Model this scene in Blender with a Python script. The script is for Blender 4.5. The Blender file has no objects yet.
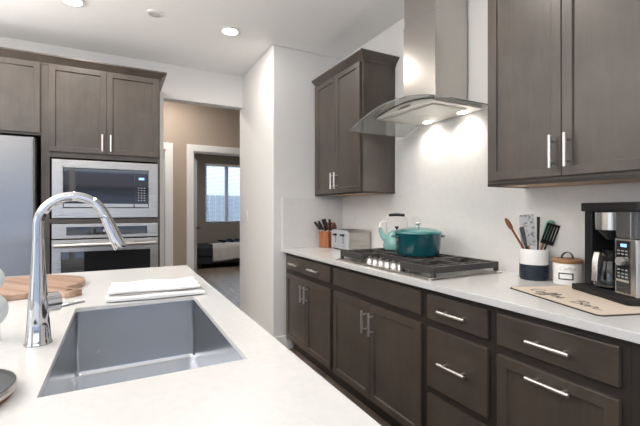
import bpy, bmesh, math, random
from mathutils import Vector, Matrix
R = math.radians
PI = math.pi
sc = bpy.context.scene
C = bpy.context.collection
random.seed(7)

# ------------------------------------------------------------------ camera, world, big lights, exposure
cam = bpy.data.cameras.new('camera'); cam_o = bpy.data.objects.new('camera', cam); C.objects.link(cam_o)
cam.sensor_width = 36.0; cam.lens = 383.0 / 640 * 36.0
cam.shift_y = -3.58 / 640; cam.clip_start = 0.03
cam_o.location = (0, 0, 1.2628); cam_o.rotation_euler = (R(90), 0, R(-27.728))
sc.camera = cam_o

world = bpy.data.worlds.new('sky'); sc.world = world; world.use_nodes = True
_wn, _wl = world.node_tree.nodes, world.node_tree.links
_bg = _wn['Background']; _tc = _wn.new('ShaderNodeTexCoord'); _sx = _wn.new('ShaderNodeSeparateXYZ'); _cr = _wn.new('ShaderNodeValToRGB')
_wl.new(_tc.outputs['Generated'], _sx.inputs[0]); _wl.new(_sx.outputs['Z'], _cr.inputs['Fac']); _wl.new(_cr.outputs['Color'], _bg.inputs['Color'])
_e = _cr.color_ramp.elements; _e[0].position = .0; _e[0].color = (.42, .48, .53, 1); _e[1].position = .30; _e[1].color = (.70, .87, 1.14, 1)
_bg.inputs['Strength'].default_value = 3.6

sc.view_settings.view_transform = 'Standard'; sc.view_settings.look = 'None'
sc.view_settings.exposure = 0.06; sc.view_settings.gamma = 1.0; sc.view_settings.use_curve_mapping = False

def area_light(name, loc, rot, sx, sy, power, col):
    l = bpy.data.lights.new(name, 'AREA'); l.shape = 'RECTANGLE'; l.size = sx; l.size_y = sy
    l.energy = power; l.color = col
    o = bpy.data.objects.new(name, l); C.objects.link(o); o.location = loc; o.rotation_euler = rot
    return o
# daylight enters through the real window openings; portals only steer the sampling of the sky
def portal(name, loc, rot, sx, sy):
    o = area_light(name, loc, rot, sx, sy, 1, (1, 1, 1)); o.data.cycles.is_portal = True
portal('sky_portal_patio', (-0.9, -2.64, 1.24), (R(90), 0, 0), 3.4, 2.2)
portal('sky_portal_living', (-4.56, -0.6, 1.45), (R(90), 0, R(-90)), 2.66, 1.78)
portal('sky_portal_bedroom', (2.58, 9.42, 1.65), (R(90), 0, R(180)), 1.5, 1.4)
# two added fill lamps out of frame, facing up to brighten the ceiling
area_light('ceiling_bounce', (-2.0, -1.3, 1.5), (R(180), 0, 0), 2.2, 2.2, 54, (1.0, .96, .91))
area_light('ceiling_bounce_dining', (-2.3, 1.9, 1.75), (R(180), 0, 0), 2.4, 2.4, 150, (1.0, .96, .91))

# ------------------------------------------------------------------ materials
MATS = {}
def mat(name, col, rough=.5, metal=0., **kw):
    if name in MATS: return MATS[name]
    m = bpy.data.materials.new(name); m.use_nodes = True; nt = m.node_tree
    b = nt.nodes['Principled BSDF']
    b.inputs['Base Color'].default_value = (*col, 1); b.inputs['Roughness'].default_value = rough
    b.inputs['Metallic'].default_value = metal
    for k, v in kw.items():
        k = {'coat': 'Coat Weight', 'coat_rough': 'Coat Roughness', 'trans': 'Transmission Weight', 'ior': 'IOR',
             'alpha': 'Alpha', 'spec': 'Specular IOR Level', 'sheen': 'Sheen Weight', 'emit': 'Emission Strength', 'aniso': 'Anisotropic'}[k]
        b.inputs[k].default_value = v
    MATS[name] = m
    return m
def nodes(m): return m.node_tree.nodes, m.node_tree.links, m.node_tree.nodes['Principled BSDF']
def coords(m, scale=(1, 1, 1), rot=(0, 0, 0), world_space=False):
    N, L, b = nodes(m)
    mp = N.new('ShaderNodeMapping'); mp.inputs['Scale'].default_value = scale; mp.inputs['Rotation'].default_value = rot
    if world_space:
        g = N.new('ShaderNodeNewGeometry'); L.new(g.outputs['Position'], mp.inputs['Vector'])
    else:
        t = N.new('ShaderNodeTexCoord'); L.new(t.outputs['Object'], mp.inputs['Vector'])
    return mp.outputs['Vector']
def noise(m, vec, scale, detail=4, rough=.55, dist=0.):
    N, L, b = nodes(m); n = N.new('ShaderNodeTexNoise')
    n.inputs['Scale'].default_value = scale; n.inputs['Detail'].default_value = detail
    n.inputs['Roughness'].default_value = rough; n.inputs['Distortion'].default_value = dist
    L.new(vec, n.inputs['Vector']); return n.outputs['Fac']
def ramp(m, fac, stops):
    N, L, b = nodes(m); r = N.new('ShaderNodeValToRGB'); e = r.color_ramp.elements
    while len(e) < len(stops): e.new(.5)
    for k, (p, c) in enumerate(stops): e[k].position = p; e[k].color = (*c, 1) if len(c) == 3 else c
    L.new(fac, r.inputs['Fac']); return r.outputs['Color']
def mixc(m, fac, a, b_, mode='MIX'):
    N, L, b = nodes(m); x = N.new('ShaderNodeMix'); x.data_type = 'RGBA'; x.blend_type = mode
    if isinstance(fac, (int, float)): x.inputs['Factor'].default_value = fac
    else: L.new(fac, x.inputs['Factor'])
    for s, v in (('A', a), ('B', b_)):
        sk = [i for i in x.inputs if i.name == s and i.type == 'RGBA'][0]
        if isinstance(v, tuple): sk.default_value = (*v, 1)
        else: L.new(v, sk)
    return [o for o in x.outputs if o.type == 'RGBA'][0]
def bump(m, fac, strength=.2, dist=.002):
    N, L, b = nodes(m); n = N.new('ShaderNodeBump'); n.inputs['Strength'].default_value = strength
    n.inputs['Distance'].default_value = dist; L.new(fac, n.inputs['Height']); L.new(n.outputs['Normal'], b.inputs['Normal'])
def setcol(m, sock): N, L, b = nodes(m); L.new(sock, b.inputs['Base Color'])
def setrough(m, fac, lo, hi):
    N, L, b = nodes(m); r = N.new('ShaderNodeMapRange'); r.inputs['To Min'].default_value = lo; r.inputs['To Max'].default_value = hi
    L.new(fac, r.inputs['Value']); L.new(r.outputs['Result'], b.inputs['Roughness'])

def wood_cab(name, dark, light, scale=(14, 14, 1.1)):
    m = mat(name, dark, .36, spec=.75)
    v = coords(m, scale); n1 = noise(m, v, 3.0, 6, .6, .6)
    v2 = coords(m, (3.2, 3.2, 2.4)); n2 = noise(m, v2, 1.7, 3)
    c1 = ramp(m, n1, [(.1, dark), (.95, light)])
    c2 = ramp(m, n2, [(.3, (.72, .72, .72)), (.7, (1.2, 1.18, 1.15))])
    setcol(m, mixc(m, 1.0, c1, c2, 'MULTIPLY')); setrough(m, n1, .30, .44)
    bump(m, n1, .06, .001)
    return m
CAB = wood_cab('stained_maple', (.052, .040, .032), (.088, .071, .059))
CABH = wood_cab('stained_maple_horizontal_grain', (.052, .040, .032), (.088, .071, .059), (1.1, 14, 14))
CABIN = mat('cabinet_frame_dark_stain', (.033, .026, .022), .5)
MAPLE = wood_cab('natural_maple_underside', (.50, .28, .13), (.64, .38, .19), (1.1, 14, 14))
QUARTZ = mat('white_quartz', (.80, .79, .77), .22)
_v = coords(QUARTZ, (1, 1, 1), world_space=True)
_n = noise(QUARTZ, _v, 2.6, 8, .6, 1.6); _n2 = noise(QUARTZ, _v, 45, 3)
_c = ramp(QUARTZ, _n, [(.0, (.625, .618, .608)), (.488, (.625, .618, .608)), (.5, (.61, .595, .58)), (.512, (.625, .618, .608)), (1, (.625, .618, .608))])
setcol(QUARTZ, mixc(QUARTZ, .12, _c, ramp(QUARTZ, _n2, [(.35, (.7, .7, .7)), (.65, (.9, .9, .9))])))
SPLASH = mat('plain_white_quartz', (.80, .785, .765), .25)
_v = coords(SPLASH, (1, 1, 1), world_space=True); setcol(SPLASH, ramp(SPLASH, noise(SPLASH, _v, 30, 4), [(.3, (.70, .69, .672)), (.7, (.735, .722, .705))]))
def wall_paint(name, col):
    m = mat(name, col, .85); v = coords(m, world_space=True); n = noise(m, v, 55, 3, .6); bump(m, n, .25, .004); return m
WALL = wall_paint('white_wall_paint', (.76, .75, .735))
TAUPE = wall_paint('taupe_wall_paint', (.42, .345, .285))
BEDW = wall_paint('bedroom_wall_paint', (.27, .24, .215))
CEIL = wall_paint('ceiling_paint', (.90, .90, .90))
TRIM = mat('white_trim_paint', (.84, .835, .82), .4)
DOORP = mat('white_door_paint', (.80, .80, .79), .4)
def steel(name, col=(.52, .50, .475), r0=.22, r1=.36, scale=(1, 1, 90)):
    m = mat(name, col, .3, 1.0); v = coords(m, scale); n = noise(m, v, 4, 3); setrough(m, n, r0, r1); return m
STEEL = steel('brushed_steel')
STEELV = steel('brushed_steel_vertical_grain', (.55, .525, .495), .18, .28, (70, 70, 1))
SINKST = steel('sink_steel', (.62, .64, .67), .18, .26, (40, 40, 1.5))
FRST = steel('fridge_steel', (.33, .33, .335), .2, .3, (1, 1, 80))
NICKEL = mat('brushed_nickel', (.76, .74, .71), .38, 1.0)
CHROME = mat('chrome', (.54, .54, .55), .06, 1.0)
BLACKGL = mat('black_glass', (.012, .013, .015), .04, 0, spec=1.0)
BLACKPL = mat('black_plastic', (.011, .011, .012), .42, spec=.35)
BLACKMT = mat('black_matte', (.02, .02, .021), .6)
IRON = mat('cast_iron', (.045, .042, .040), .42)
_v = coords(IRON, (1, 1, 1)); bump(IRON, noise(IRON, _v, 220, 2), .3, .001)
RUBBER = mat('dark_rubber', (.03, .028, .027), .8)
GLASS = mat('clear_glass', (.80, .86, .84), .02, 0, trans=1.0, ior=1.45)
HOODGL = mat('hood_glass', (.80, .82, .79), .03, 0, trans=.78, ior=1.45)  # pale wall and ceiling reflection mixed in as diffuse colour
TINT = mat('smoked_clear_plastic', (.50, .50, .50), .08, 0, trans=.9, ior=1.4)
WHITEC = mat('white_ceramic', (.82, .81, .79), .25, coat=.4)
NAVYC = mat('navy_glaze', (.012, .019, .033), .3)
TEAL = mat('teal_enamel', (.004, .068, .082), .16, coat=.7)
TEALL = mat('pale_teal_enamel', (.045, .19, .185), .14, coat=.6)
KETT = mat('turquoise_enamel', (.18, .38, .35), .16, coat=.6)
ACACIA = mat('acacia_wood', (.3, .16, .09), .45)
_v = coords(ACACIA, (3, 30, 30)); _n = noise(ACACIA, _v, 1.2, 6, .6, .4); _v2 = coords(ACACIA, (1, 16, 1)); _n3 = noise(ACACIA, _v2, 1.0, 1)
setcol(ACACIA, mixc(ACACIA, .5, ramp(ACACIA, _n, [(.3, (.20, .10, .06)), (.7, (.44, .28, .19))]), ramp(ACACIA, _n3, [(.35, (.22, .115, .07)), (.6, (.50, .36, .27))])))
BLOCKW = mat('reddish_brown_wood', (.33, .115, .045), .4)
_v = coords(BLOCKW, (20, 20, 2)); setcol(BLOCKW, ramp(BLOCKW, noise(BLOCKW, _v, 3, 5), [(.3, (.25, .08, .03)), (.7, (.42, .16, .065))]))
LIDW = mat('warm_lid_wood', (.33, .17, .08), .5)
SPOONW = mat('red_brown_spoon_wood', (.26, .085, .04), .5)
MINT = mat('mint_silicone', (.22, .52, .40), .5)
CLOTH = mat('white_cotton', (.82, .82, .80), .95, sheen=.2)
CLOTHG = mat('grey_cotton_stripe', (.40, .39, .38), .95)
MATF = mat('cream_mat_fabric', (.66, .57, .47), .95)
_v = coords(MATF, (1, 1, 1)); bump(MATF, noise(MATF, _v, 400, 2), .3, .001)
INK = mat('black_ink', (.025, .022, .02), .7)
GREYINK = mat('grey_ink', (.45, .44, .43), .7)
NAVYF = mat('navy_fabric', (.012, .022, .045), .9)
BEDDK = mat('charcoal_fabric', (.02, .022, .027), .9)
BLIND = mat('white_blind', (.82, .83, .85), .6)
PLATEG = mat('dark_grey_glaze', (.045, .048, .05), .3, coat=.15)
COPPER = mat('copper_brown_rim', (.22, .10, .05), .35, .6)
LED = mat('white_lamp_glow', (1, 1, 1), .5); nodes(LED)[2].inputs['Emission Color'].default_value = (1, .95, .88, 1); nodes(LED)[2].inputs['Emission Strength'].default_value = 14
SCREEN = mat('lit_display_blue', (.1, .2, .4), .3); nodes(SCREEN)[2].inputs['Emission Color'].default_value = (.35, .6, 1, 1); nodes(SCREEN)[2].inputs['Emission Strength'].default_value = 1.2
HOODST = mat('satin_hood_steel', (.78, .76, .72), .42, .85)
FILTER = mat('hood_filter_steel', (.80, .78, .74), .45, .55)
PATT = mat('patterned_white_print', (.8, .8, .8), .5)
_v = coords(PATT, (1, 1, 1)); setcol(PATT, ramp(PATT, noise(PATT, _v, 60, 2), [(.54, (.80, .80, .79)), (.60, (.38, .38, .38))]))
STUCCO = mat('tan_stucco', (.42, .45, .50), .9)
ROOFT = mat('roof_tile', (.20, .15, .15), .8)
CONC = mat('patio_concrete', (.45, .45, .46), .9)
FENCE = mat('grey_blue_fence_boards', (.38, .44, .52), .8)

FLOOR = mat('wood_look_floor_tile', (.13, .10, .08), .4)
def _floor():
    m = FLOOR; N, L, b = nodes(m)
    v = coords(m, (1, 1, 1), (0, 0, R(90)), world_space=True)
    bt = N.new('ShaderNodeTexBrick'); L.new(v, bt.inputs['Vector'])
    bt.inputs['Scale'].default_value = 1.0; bt.inputs['Brick Width'].default_value = 1.2; bt.inputs['Row Height'].default_value = .18
    bt.inputs['Mortar Size'].default_value = .002; bt.inputs['Color1'].default_value = (.8, .8, .8, 1); bt.inputs['Color2'].default_value = (1.25, 1.2, 1.15, 1)
    bt.inputs['Mortar'].default_value = (.45, .45, .45, 1); bt.offset = .37
    g = noise(m, coords(m, (16, 1.5, 1), world_space=True), 2.2, 7, .62, .8)
    c = ramp(m, g, [(.3, (.12, .095, .077)), (.52, (.22, .18, .15)), (.75, (.34, .29, .25))])
    setcol(m, mixc(m, 1.0, c, bt.outputs['Color'], 'MULTIPLY')); setrough(m, g, .32, .5)
_floor()

# ------------------------------------------------------------------ mesh helpers
def add_box(bm, x0, x1, y0, y1, z0, z1, M=None):
    vs = [bm.verts.new((x, y, z)) for z in (z0, z1) for y in (y0, y1) for x in (x0, x1)]
    for f in ((0, 2, 3, 1), (4, 5, 7, 6), (0, 1, 5, 4), (2, 6, 7, 3), (0, 4, 6, 2), (1, 3, 7, 5)):
        bm.faces.new([vs[i] for i in f])
    if M is not None:
        for v in vs: v.co = M @ v.co
    return vs
def box(*a):
    bm = bmesh.new(); add_box(bm, *a); return bm
def boxes(*lst):
    bm = bmesh.new()
    for a in lst: add_box(bm, *a)
    return bm
def add_lathe(bm, prof, seg=32, M=None, cap=True):
    rings = []
    for r, z in prof:
        if r < 1e-6: rings.append([bm.verts.new((0, 0, z))])
        else: rings.append([bm.verts.new((r * math.cos(2 * PI * k / seg), r * math.sin(2 * PI * k / seg), z)) for k in range(seg)])
    for a, b in zip(rings, rings[1:]):
        for k in range(seg):
            k2 = (k + 1) % seg
            if len(a) == 1 and len(b) == 1: continue
            if len(a) == 1: bm.faces.new((a[0], b[k], b[k2]))
            elif len(b) == 1: bm.faces.new((a[k], b[0], a[k2]))
            else: bm.faces.new((a[k], b[k], b[k2], a[k2]))
    if cap:
        for rg in (rings[0], rings[-1]):
            if len(rg) > 2: bm.faces.new(rg)
    if M is not None:
        for rg in rings:
            for v in rg: v.co = M @ v.co
    bmesh.ops.recalc_face_normals(bm, faces=bm.faces)
def lathe(prof, seg=32, M=None, cap=True):
    bm = bmesh.new(); add_lathe(bm, prof, seg, M, cap); return bm
def add_tube(bm, pts, rad, seg=12, closed=False):
    """tube along pts; rad is one radius or one per point"""
    P = [Vector(p) for p in pts]; n = len(P)
    rads = rad if isinstance(rad, (list, tuple)) else [rad] * n
    rings = []; up = None
    for i in range(n):
        if closed: t = (P[(i + 1) % n] - P[i - 1]).normalized()
        else: t = (P[min(i + 1, n - 1)] - P[max(i - 1, 0)]).normalized()
        if up is None:
            up = t.orthogonal().normalized()
        else:
            up = (up - t * up.dot(t))
            up = up.normalized() if up.length > 1e-6 else t.orthogonal().normalized()
        s = t.cross(up)
        rings.append([bm.verts.new(P[i] + (up * math.cos(2 * PI * k / seg) + s * math.sin(2 * PI * k / seg)) * rads[i]) for k in range(seg)])
    m = n if closed else n - 1
    for i in range(m):
        a, b = rings[i], rings[(i + 1) % n]
        for k in range(seg): bm.faces.new((a[k], a[(k + 1) % seg], b[(k + 1) % seg], b[k]))
    if not closed:
        bm.faces.new(rings[0]); bm.faces.new(rings[-1])
    bmesh.ops.recalc_face_normals(bm, faces=bm.faces)
def tube(pts, rad, seg=12, closed=False):
    bm = bmesh.new(); add_tube(bm, pts, rad, seg, closed); return bm
def add_prism(bm, poly, z0, z1, M=None):
    a = [bm.verts.new((x, y, z0)) for x, y in poly]; b = [bm.verts.new((x, y, z1)) for x, y in poly]
    bm.faces.new(a); bm.faces.new(b); n = len(poly)
    for i in range(n): bm.faces.new((a[i], a[(i + 1) % n], b[(i + 1) % n], b[i]))
    if M is not None:
        for v in a + b: v.co = M @ v.co
    bmesh.ops.recalc_face_normals(bm, faces=bm.faces)
def prism(poly, z0, z1, M=None):
    bm = bmesh.new(); add_prism(bm, poly, z0, z1, M); return bm
def rrect(x0, x1, y0, y1, r, n=5):
    out = []
    for cx, cy, a0 in ((x1 - r, y0 + r, -90), (x1 - r, y1 - r, 0), (x0 + r, y1 - r, 90), (x0 + r, y0 + r, 180)):
        for k in range(n + 1):
            a = R(a0 + 90 * k / n); out.append((cx + r * math.cos(a), cy + r * math.sin(a)))
    return out
def obj(name, bm, m, parent=None, loc=None, smooth=False, bevel=0, seg=2, label=None):
    bmesh.ops.recalc_face_normals(bm, faces=bm.faces)
    me = bpy.data.meshes.new(name); bm.to_mesh(me); bm.free()
    for mm in (m if isinstance(m, (list, tuple)) else [m]): me.materials.append(mm)
    if smooth:
        for p in me.polygons: p.use_smooth = True
    o = bpy.data.objects.new(name, me); C.objects.link(o)
    if parent: o.parent = parent
    if loc: o.location = loc
    if bevel:
        b = o.modifiers.new('bevel', 'BEVEL'); b.width = bevel; b.segments = seg; b.limit_method = 'ANGLE'; b.angle_limit = R(40)
        b.harden_normals = False
    if smooth:
        try:
            me.set_sharp_from_angle(angle=R(35))
        except Exception: pass
    if label: o['label'] = label
    return o
def thing(name, label, cat, loc=(0, 0, 0), rz=0, group=None):
    o = bpy.data.objects.new(name, None); C.objects.link(o); o.empty_display_size = .05
    o.location = loc; o.rotation_euler = (0, 0, rz); o['label'] = label; o['category'] = cat
    if group: o['group'] = group
    return o
def tag(o, label, cat, group=None, kind=None):
    o['label'] = label; o['category'] = cat
    if group: o['group'] = group
    if kind: o['kind'] = kind
    return o
def struct(name, bm, m, label, cat, bevel=0):
    return tag(obj(name, bm, m, bevel=bevel), label, cat, kind='structure')
def copy_tree(o, parent=None):
    c = o.copy(); C.objects.link(c)
    if parent: c.parent = parent
    for ch in list(o.children): copy_tree(ch, c)
    return c
def text_bm(body, size, shear=0., depth=.0004):
    cu = bpy.data.curves.new('lettering', 'FONT'); cu.body = body; cu.size = size; cu.shear = shear
    cu.align_x = 'CENTER'; cu.align_y = 'CENTER'; cu.extrude = depth; cu.resolution_u = 3
    o = bpy.data.objects.new('lettering', cu); C.objects.link(o)
    dg = bpy.context.evaluated_depsgraph_get(); me = bpy.data.meshes.new_from_object(o.evaluated_get(dg))
    bm = bmesh.new(); bm.from_mesh(me); bpy.data.objects.remove(o); bpy.data.curves.remove(cu); bpy.data.meshes.remove(me)
    return bm
def xf(bm, M):
    bmesh.ops.transform(bm, matrix=M, verts=bm.verts); return bm

# ------------------------------------------------------------------ the room
XW, YE, ZC, XP, YH, YC = 1.934, 3.204, 2.731, 1.2104, 4.14, 3.604
XF, XE, XU = 1.339, 1.295, 1.6287
ZT = .914
XL, YB = -4.6, -2.7          # living-room side wall, wall behind the camera
YHB = 5.27                   # hallway far wall
struct('floor', box(XL - .1, 4.0, YB - .1, 9.6, -.12, 0), FLOOR, 'grey brown wood look plank floor', 'floor')
struct('ceiling', box(XL - .1, 4.0, YB - .1, 9.6, ZC, ZC + .12), CEIL, 'flat white ceiling with recessed lights', 'ceiling')
struct('wall_right', box(XW, XW + .12, YB - .1, YE, 0, ZC), WALL, 'white wall behind the range hood and counter', 'wall')
struct('wall_pillar', box(XP, 4.0, YE, YH + .12, 0, ZC), WALL, 'white wall return at the far end of the counter', 'wall', bevel=.012)
struct('wall_back', boxes((XL - .1, .40, YH, YH + .12, 0, ZC), (.40, XP - .0005, YH, YH + .12, 2.385, ZC)), WALL, 'white wall with dropped header over the hallway opening', 'wall')
struct('wall_left', boxes((XL - .12, XL, YB - .1, -1.95, 0, ZC), (XL - .12, XL, .75, YH, 0, ZC), (XL - .12, XL, -1.95, .75, 0, .55), (XL - .12, XL, -1.95, .75, 2.35, ZC)), WALL, 'white living room side wall with window opening', 'wall')
struct('wall_front', boxes((XL, -2.65, YB - .12, YB, 0, ZC), (.85, XW, YB - .12, YB, 0, ZC), (-2.65, .85, YB - .12, YB, 2.35, ZC), (-2.65, .85, YB - .12, YB, 0, .12)), WALL, 'white wall with patio window behind the kitchen', 'wall')
# hallway and bedroom
D1, D2 = (-.24, .535), (.875, 1.645)      # door openings in the hall wall
struct('wall_hall', boxes((XL, D1[0], YHB, YHB + .12, 0, ZC), (D1[1], D2[0], YHB, YHB + .12, 0, ZC), (D2[1], 4.0, YHB, YHB + .12, 0, ZC),
       (D1[0], D1[1], YHB, YHB + .12, 2.035, ZC), (D2[0], D2[1], YHB, YHB + .12, 2.035, ZC)), TAUPE, 'taupe hallway wall around the two doorways', 'wall')
WX0, WX1, WZ0, WZ1 = 1.81, 3.35, .93, 2.36
YBW = 9.3
struct('wall_bedroom', boxes((-.6, WX0, YBW, YBW + .14, 0, ZC), (WX1, 4.0, YBW, YBW + .14, 0, ZC), (WX0, WX1, YBW, YBW + .14, 0, WZ0), (WX0, WX1, YBW, YBW + .14, WZ1, ZC)), BEDW, 'dark taupe bedroom wall around the window', 'wall')
struct('wall_bedroom_left', box(-.72, -.6, YHB + .12, YBW + .14, 0, ZC), BEDW, 'dark taupe bedroom side wall', 'wall')
struct('wall_bedroom_right', box(3.88, 4.0, YHB + .12, YBW, 0, ZC), BEDW, 'dark taupe bedroom wall on the hidden side', 'wall')
struct('wall_hall_end', box(3.88, 4.0, YH + .12, YHB, 0, ZC), TAUPE, 'taupe end wall of the hallway', 'wall')
def baseboard(name, b, label): return struct(name, box(*b), TRIM, label, 'baseboard', bevel=.004)
baseboard('baseboard_pillar', (XP - .014, XP - .0005, YE + .001, YH + .12, 0, .13), 'white baseboard along the wall return beside the aisle')
baseboard('baseboard_end', (XP - .014, XF + .06, YE - .014, YE - .0005, 0, .13), 'short white baseboard beside the counter end')
baseboard('baseboard_hall', (D1[1] + .095, D2[0] - .095, YHB - .014, YHB - .0005, 0, .13), 'white baseboard between the hallway doors')
def casing(name, d, label):
    a = [(d[0] - .085, d[0], YHB - .02, YHB - .0005, 0, 2.035), (d[1], d[1] + .085, YHB - .02, YHB - .0005, 0, 2.035), (d[0] - .085, d[1] + .085, YHB - .02, YHB - .0005, 2.035, 2.12),
         (d[0], d[0] + .012, YHB - .0005, YHB + .12, 0, 2.035), (d[1] - .012, d[1], YHB - .0005, YHB + .12, 0, 2.035), (d[0] + .012, d[1] - .012, YHB - .0005, YHB + .12, 2.02, 2.035)]
    return struct(name, boxes(*a), TRIM, label, 'door trim')
casing('trim_1', D1, 'white casing of the hallway door beside the oven cabinet')
casing('trim_2', D2, 'white casing around the open bedroom doorway')
def door_leaf(name, w, label, loc, rz):
    root = thing(name, label, 'door', loc, rz); root['kind'] = 'structure'
    bm = box(0, w, 0, .035, .008, 2.01)
    obj('door_slab', bm, DOORP, root, bevel=.002)
    for (a, b) in ((.2, .95), (1.1, 1.88)):       # raised panels on both faces
        for (x0, x1) in ((.1, w / 2 - .04), (w / 2 + .04, w - .1)):
            bm = bmesh.new(); add_box(bm, x0, x1, -.006, 0, a, b); add_box(bm, x0, x1, .035, .041, a, b)
            obj('door_panel', bm, DOORP, root, bevel=.004)
    for s in (-1, 1):
        yb = 0 if s < 0 else .035
        bm = bmesh.new(); add_tube(bm, [(w - .06, yb, .98), (w - .06, yb + s * .05, .98), (w - .17, yb + s * .055, .98)], .009)
        add_tube(bm, [(w - .06, yb, .98), (w - .06, yb + s * .01, .98)], .026, 16)
        obj('door_handle', bm, BLACKMT, root, label='dark lever handle')
    bm = bmesh.new()
    for z in (.25, 1.05, 1.8): add_box(bm, -.008, .004, .0, .036, z, z + .09)
    obj('hinge', bm, NICKEL, root)
    return root
door_leaf('door_1', .74, 'white door standing in the hallway doorway beside the oven cabinet', (D1[0] + .02, YHB + .06, 0), 0)
door_leaf('door_2', .735, 'white panel door standing open into the dark bedroom', (D2[0] + .017, YHB + .135, 0), R(76))
# bedroom window
win = thing('window_1', 'white framed bedroom window seen through the open doorway', 'window', (0, YBW, 0)); win['kind'] = 'structure'
obj('window_frame', boxes((WX0, WX0 + .05, .06, .13, WZ0, WZ1), (WX1 - .05, WX1, .06, .13, WZ0, WZ1), (WX0 + .05, WX1 - .05, .06, .13, WZ0, WZ0 + .05), (WX0 + .05, WX1 - .05, .06, .13, WZ1 - .05, WZ1), (2.30, 2.38, .06, .13, WZ0 + .05, WZ1 - .05)), TRIM, win)
obj('window_pane', box(WX0 + .05, WX1 - .05, .093, .097, WZ0 + .05, WZ1 - .05), GLASS, win)
bl = thing('window_blind', 'white horizontal slat blind over the bedroom window', 'blind', (0, YBW, 0))
obj('headrail', box(WX0 + .01, WX1 - .01, .005, .05, WZ1 - .05, WZ1 - .004), BLIND, bl)
bm = bmesh.new()
z = WZ1 - .07
while z > WZ0 + .03:
    add_box(bm, WX0 + .012, WX1 - .012, -.018, .018, -.0012, .0012, Matrix.Translation((0, .028, z)) @ Matrix.Rotation(R(22), 4, 'X')); z -= .032
o = obj('slats', bm, BLIND, bl)
obj('cord', boxes((2.0, 2.003, .005, .008, WZ0 + .3, WZ1 - .05)), BLIND, bl)
bm = bmesh.new()
for k in range(26): add_box(bm, .2 + k * .19, .2 + k * .19 + .175, 12.0, 12.03, 0, 1.70)
fence = tag(obj('wooden_fence', bm, FENCE), 'pale fence of vertical boards outside the bedroom window', 'fence')
struct('patio_ground', box(-9, 9, 9.6, 16, -.12, 0), CONC, 'pale ground outside the bedroom', 'ground')
struct('patio_paving', box(-9, 9, -14, YB - .12, -.12, 0), CONC, 'pale paving outside the patio window', 'ground')
# patio window behind the camera (its reflection shows in the microwave glass)
w2 = thing('window_2', 'large patio window behind the kitchen', 'window', (0, YB, 0)); w2['kind'] = 'structure'
obj('window_frame', boxes((-2.65, -2.58, -.1, -.02, .12, 2.35), (.78, .85, -.1, -.02, .12, 2.35), (-2.58, .78, -.1, -.02, .12, .19), (-2.58, .78, -.1, -.02, 2.28, 2.35), (-.95, -.85, -.1, -.02, .19, 2.28)), TRIM, w2)
w3 = thing('window_3', 'living room side window', 'window', (XL, 0, 0)); w3['kind'] = 'structure'
obj('window_frame', boxes((-.1, -.03, -1.95, -1.89, .55, 2.35), (-.1, -.03, .69, .75, .55, 2.35), (-.1, -.03, -1.89, .69, .55, .61), (-.1, -.03, -1.89, .69, 2.29, 2.35)), TRIM, w3)
hs = thing('neighbour_house', 'neighbouring stucco house with tiled roof reflected in the microwave glass', 'house', (0, -11.5, 0))
obj('wall', box(-9, 8, -3, 0, 0, 2.1), STUCCO, hs)
obj('roof', prism([(.5, 2.1), (.5, 2.22), (-3, 3.1), (-3.5, 3.1), (-3.5, 2.1)], -9.4, 8.4, Matrix(((0, 0, 1, 0), (1, 0, 0, 0), (0, 1, 0, 0), (0, 0, 0, 1)))), ROOFT, hs)

# recessed lights
def can_light(x, y, label, power=7.5):
    r = thing('recessed_light', label, 'ceiling light', (x, y, ZC), 0, 'recessed ceiling lights')
    obj('trim_ring', lathe([(.062, -.001), (.082, -.001), (.085, -.006), (.062, -.010)], 32, cap=False), TRIM, r, smooth=True)
    obj('lamp', lathe([(0, -.004), (.061, -.004), (.061, -.007), (0, -.007)], 28), LED, r)
    l = bpy.data.lights.new('can_glow', 'AREA'); l.shape = 'DISK'; l.size = .11; l.energy = power; l.color = (1.0, .93, .85)
    lo = bpy.data.objects.new('can_glow', l); C.objects.link(lo); lo.parent = r; lo.location = (0, 0, -.012)
    return r
can_light(.81, 3.13, 'bright recessed ceiling light nearest the white wall return')
can_light(-.29, 3.19, 'bright recessed ceiling light above the oven cabinets, cut by the frame')
for x, y, l in ((.81, 1.4, 'unseen recessed ceiling light over the aisle by the range hood'), (.81, -.4, 'added recessed ceiling light over the aisle behind the camera'),
                (-.55, -1.4, 'added recessed ceiling light over the island end behind the camera'), (-2.4, 2.2, 'added recessed ceiling light in the dining corner'), (-2.4, -.8, 'added recessed ceiling light in the living area')):
    can_light(x, y, l)  # cans out of view, added to light the room
def hall_can(x, y, label, p, col=(1, .86, .72)):
    r = can_light(x, y, label, p)
    for ch in r.children:
        if ch.type == 'LIGHT': ch.data.color = col
hall_can(.5, 4.75, 'recessed ceiling light in the hallway', 12, (1, .92, .83))
hall_can(1.9, 7.2, 'added recessed fill light in the bedroom ceiling', 30, (1, .95, .9))  # unseen lamp added to brighten the bedroom
sm = thing('ceiling_speaker', 'small grey round fixture on the ceiling between the lights', 'ceiling fixture', (.24, 3.11, ZC))
obj('ring', lathe([(.040, -.001), (.058, -.001), (.058, -.008), (.040, -.011)], 28, cap=False), TRIM, sm, smooth=True)
obj('grille', lathe([(0, -.002), (.040, -.002), (.040, -.006), (0, -.006)], 28), mat('fixture_grey', (.62, .62, .61), .6), sm)

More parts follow.
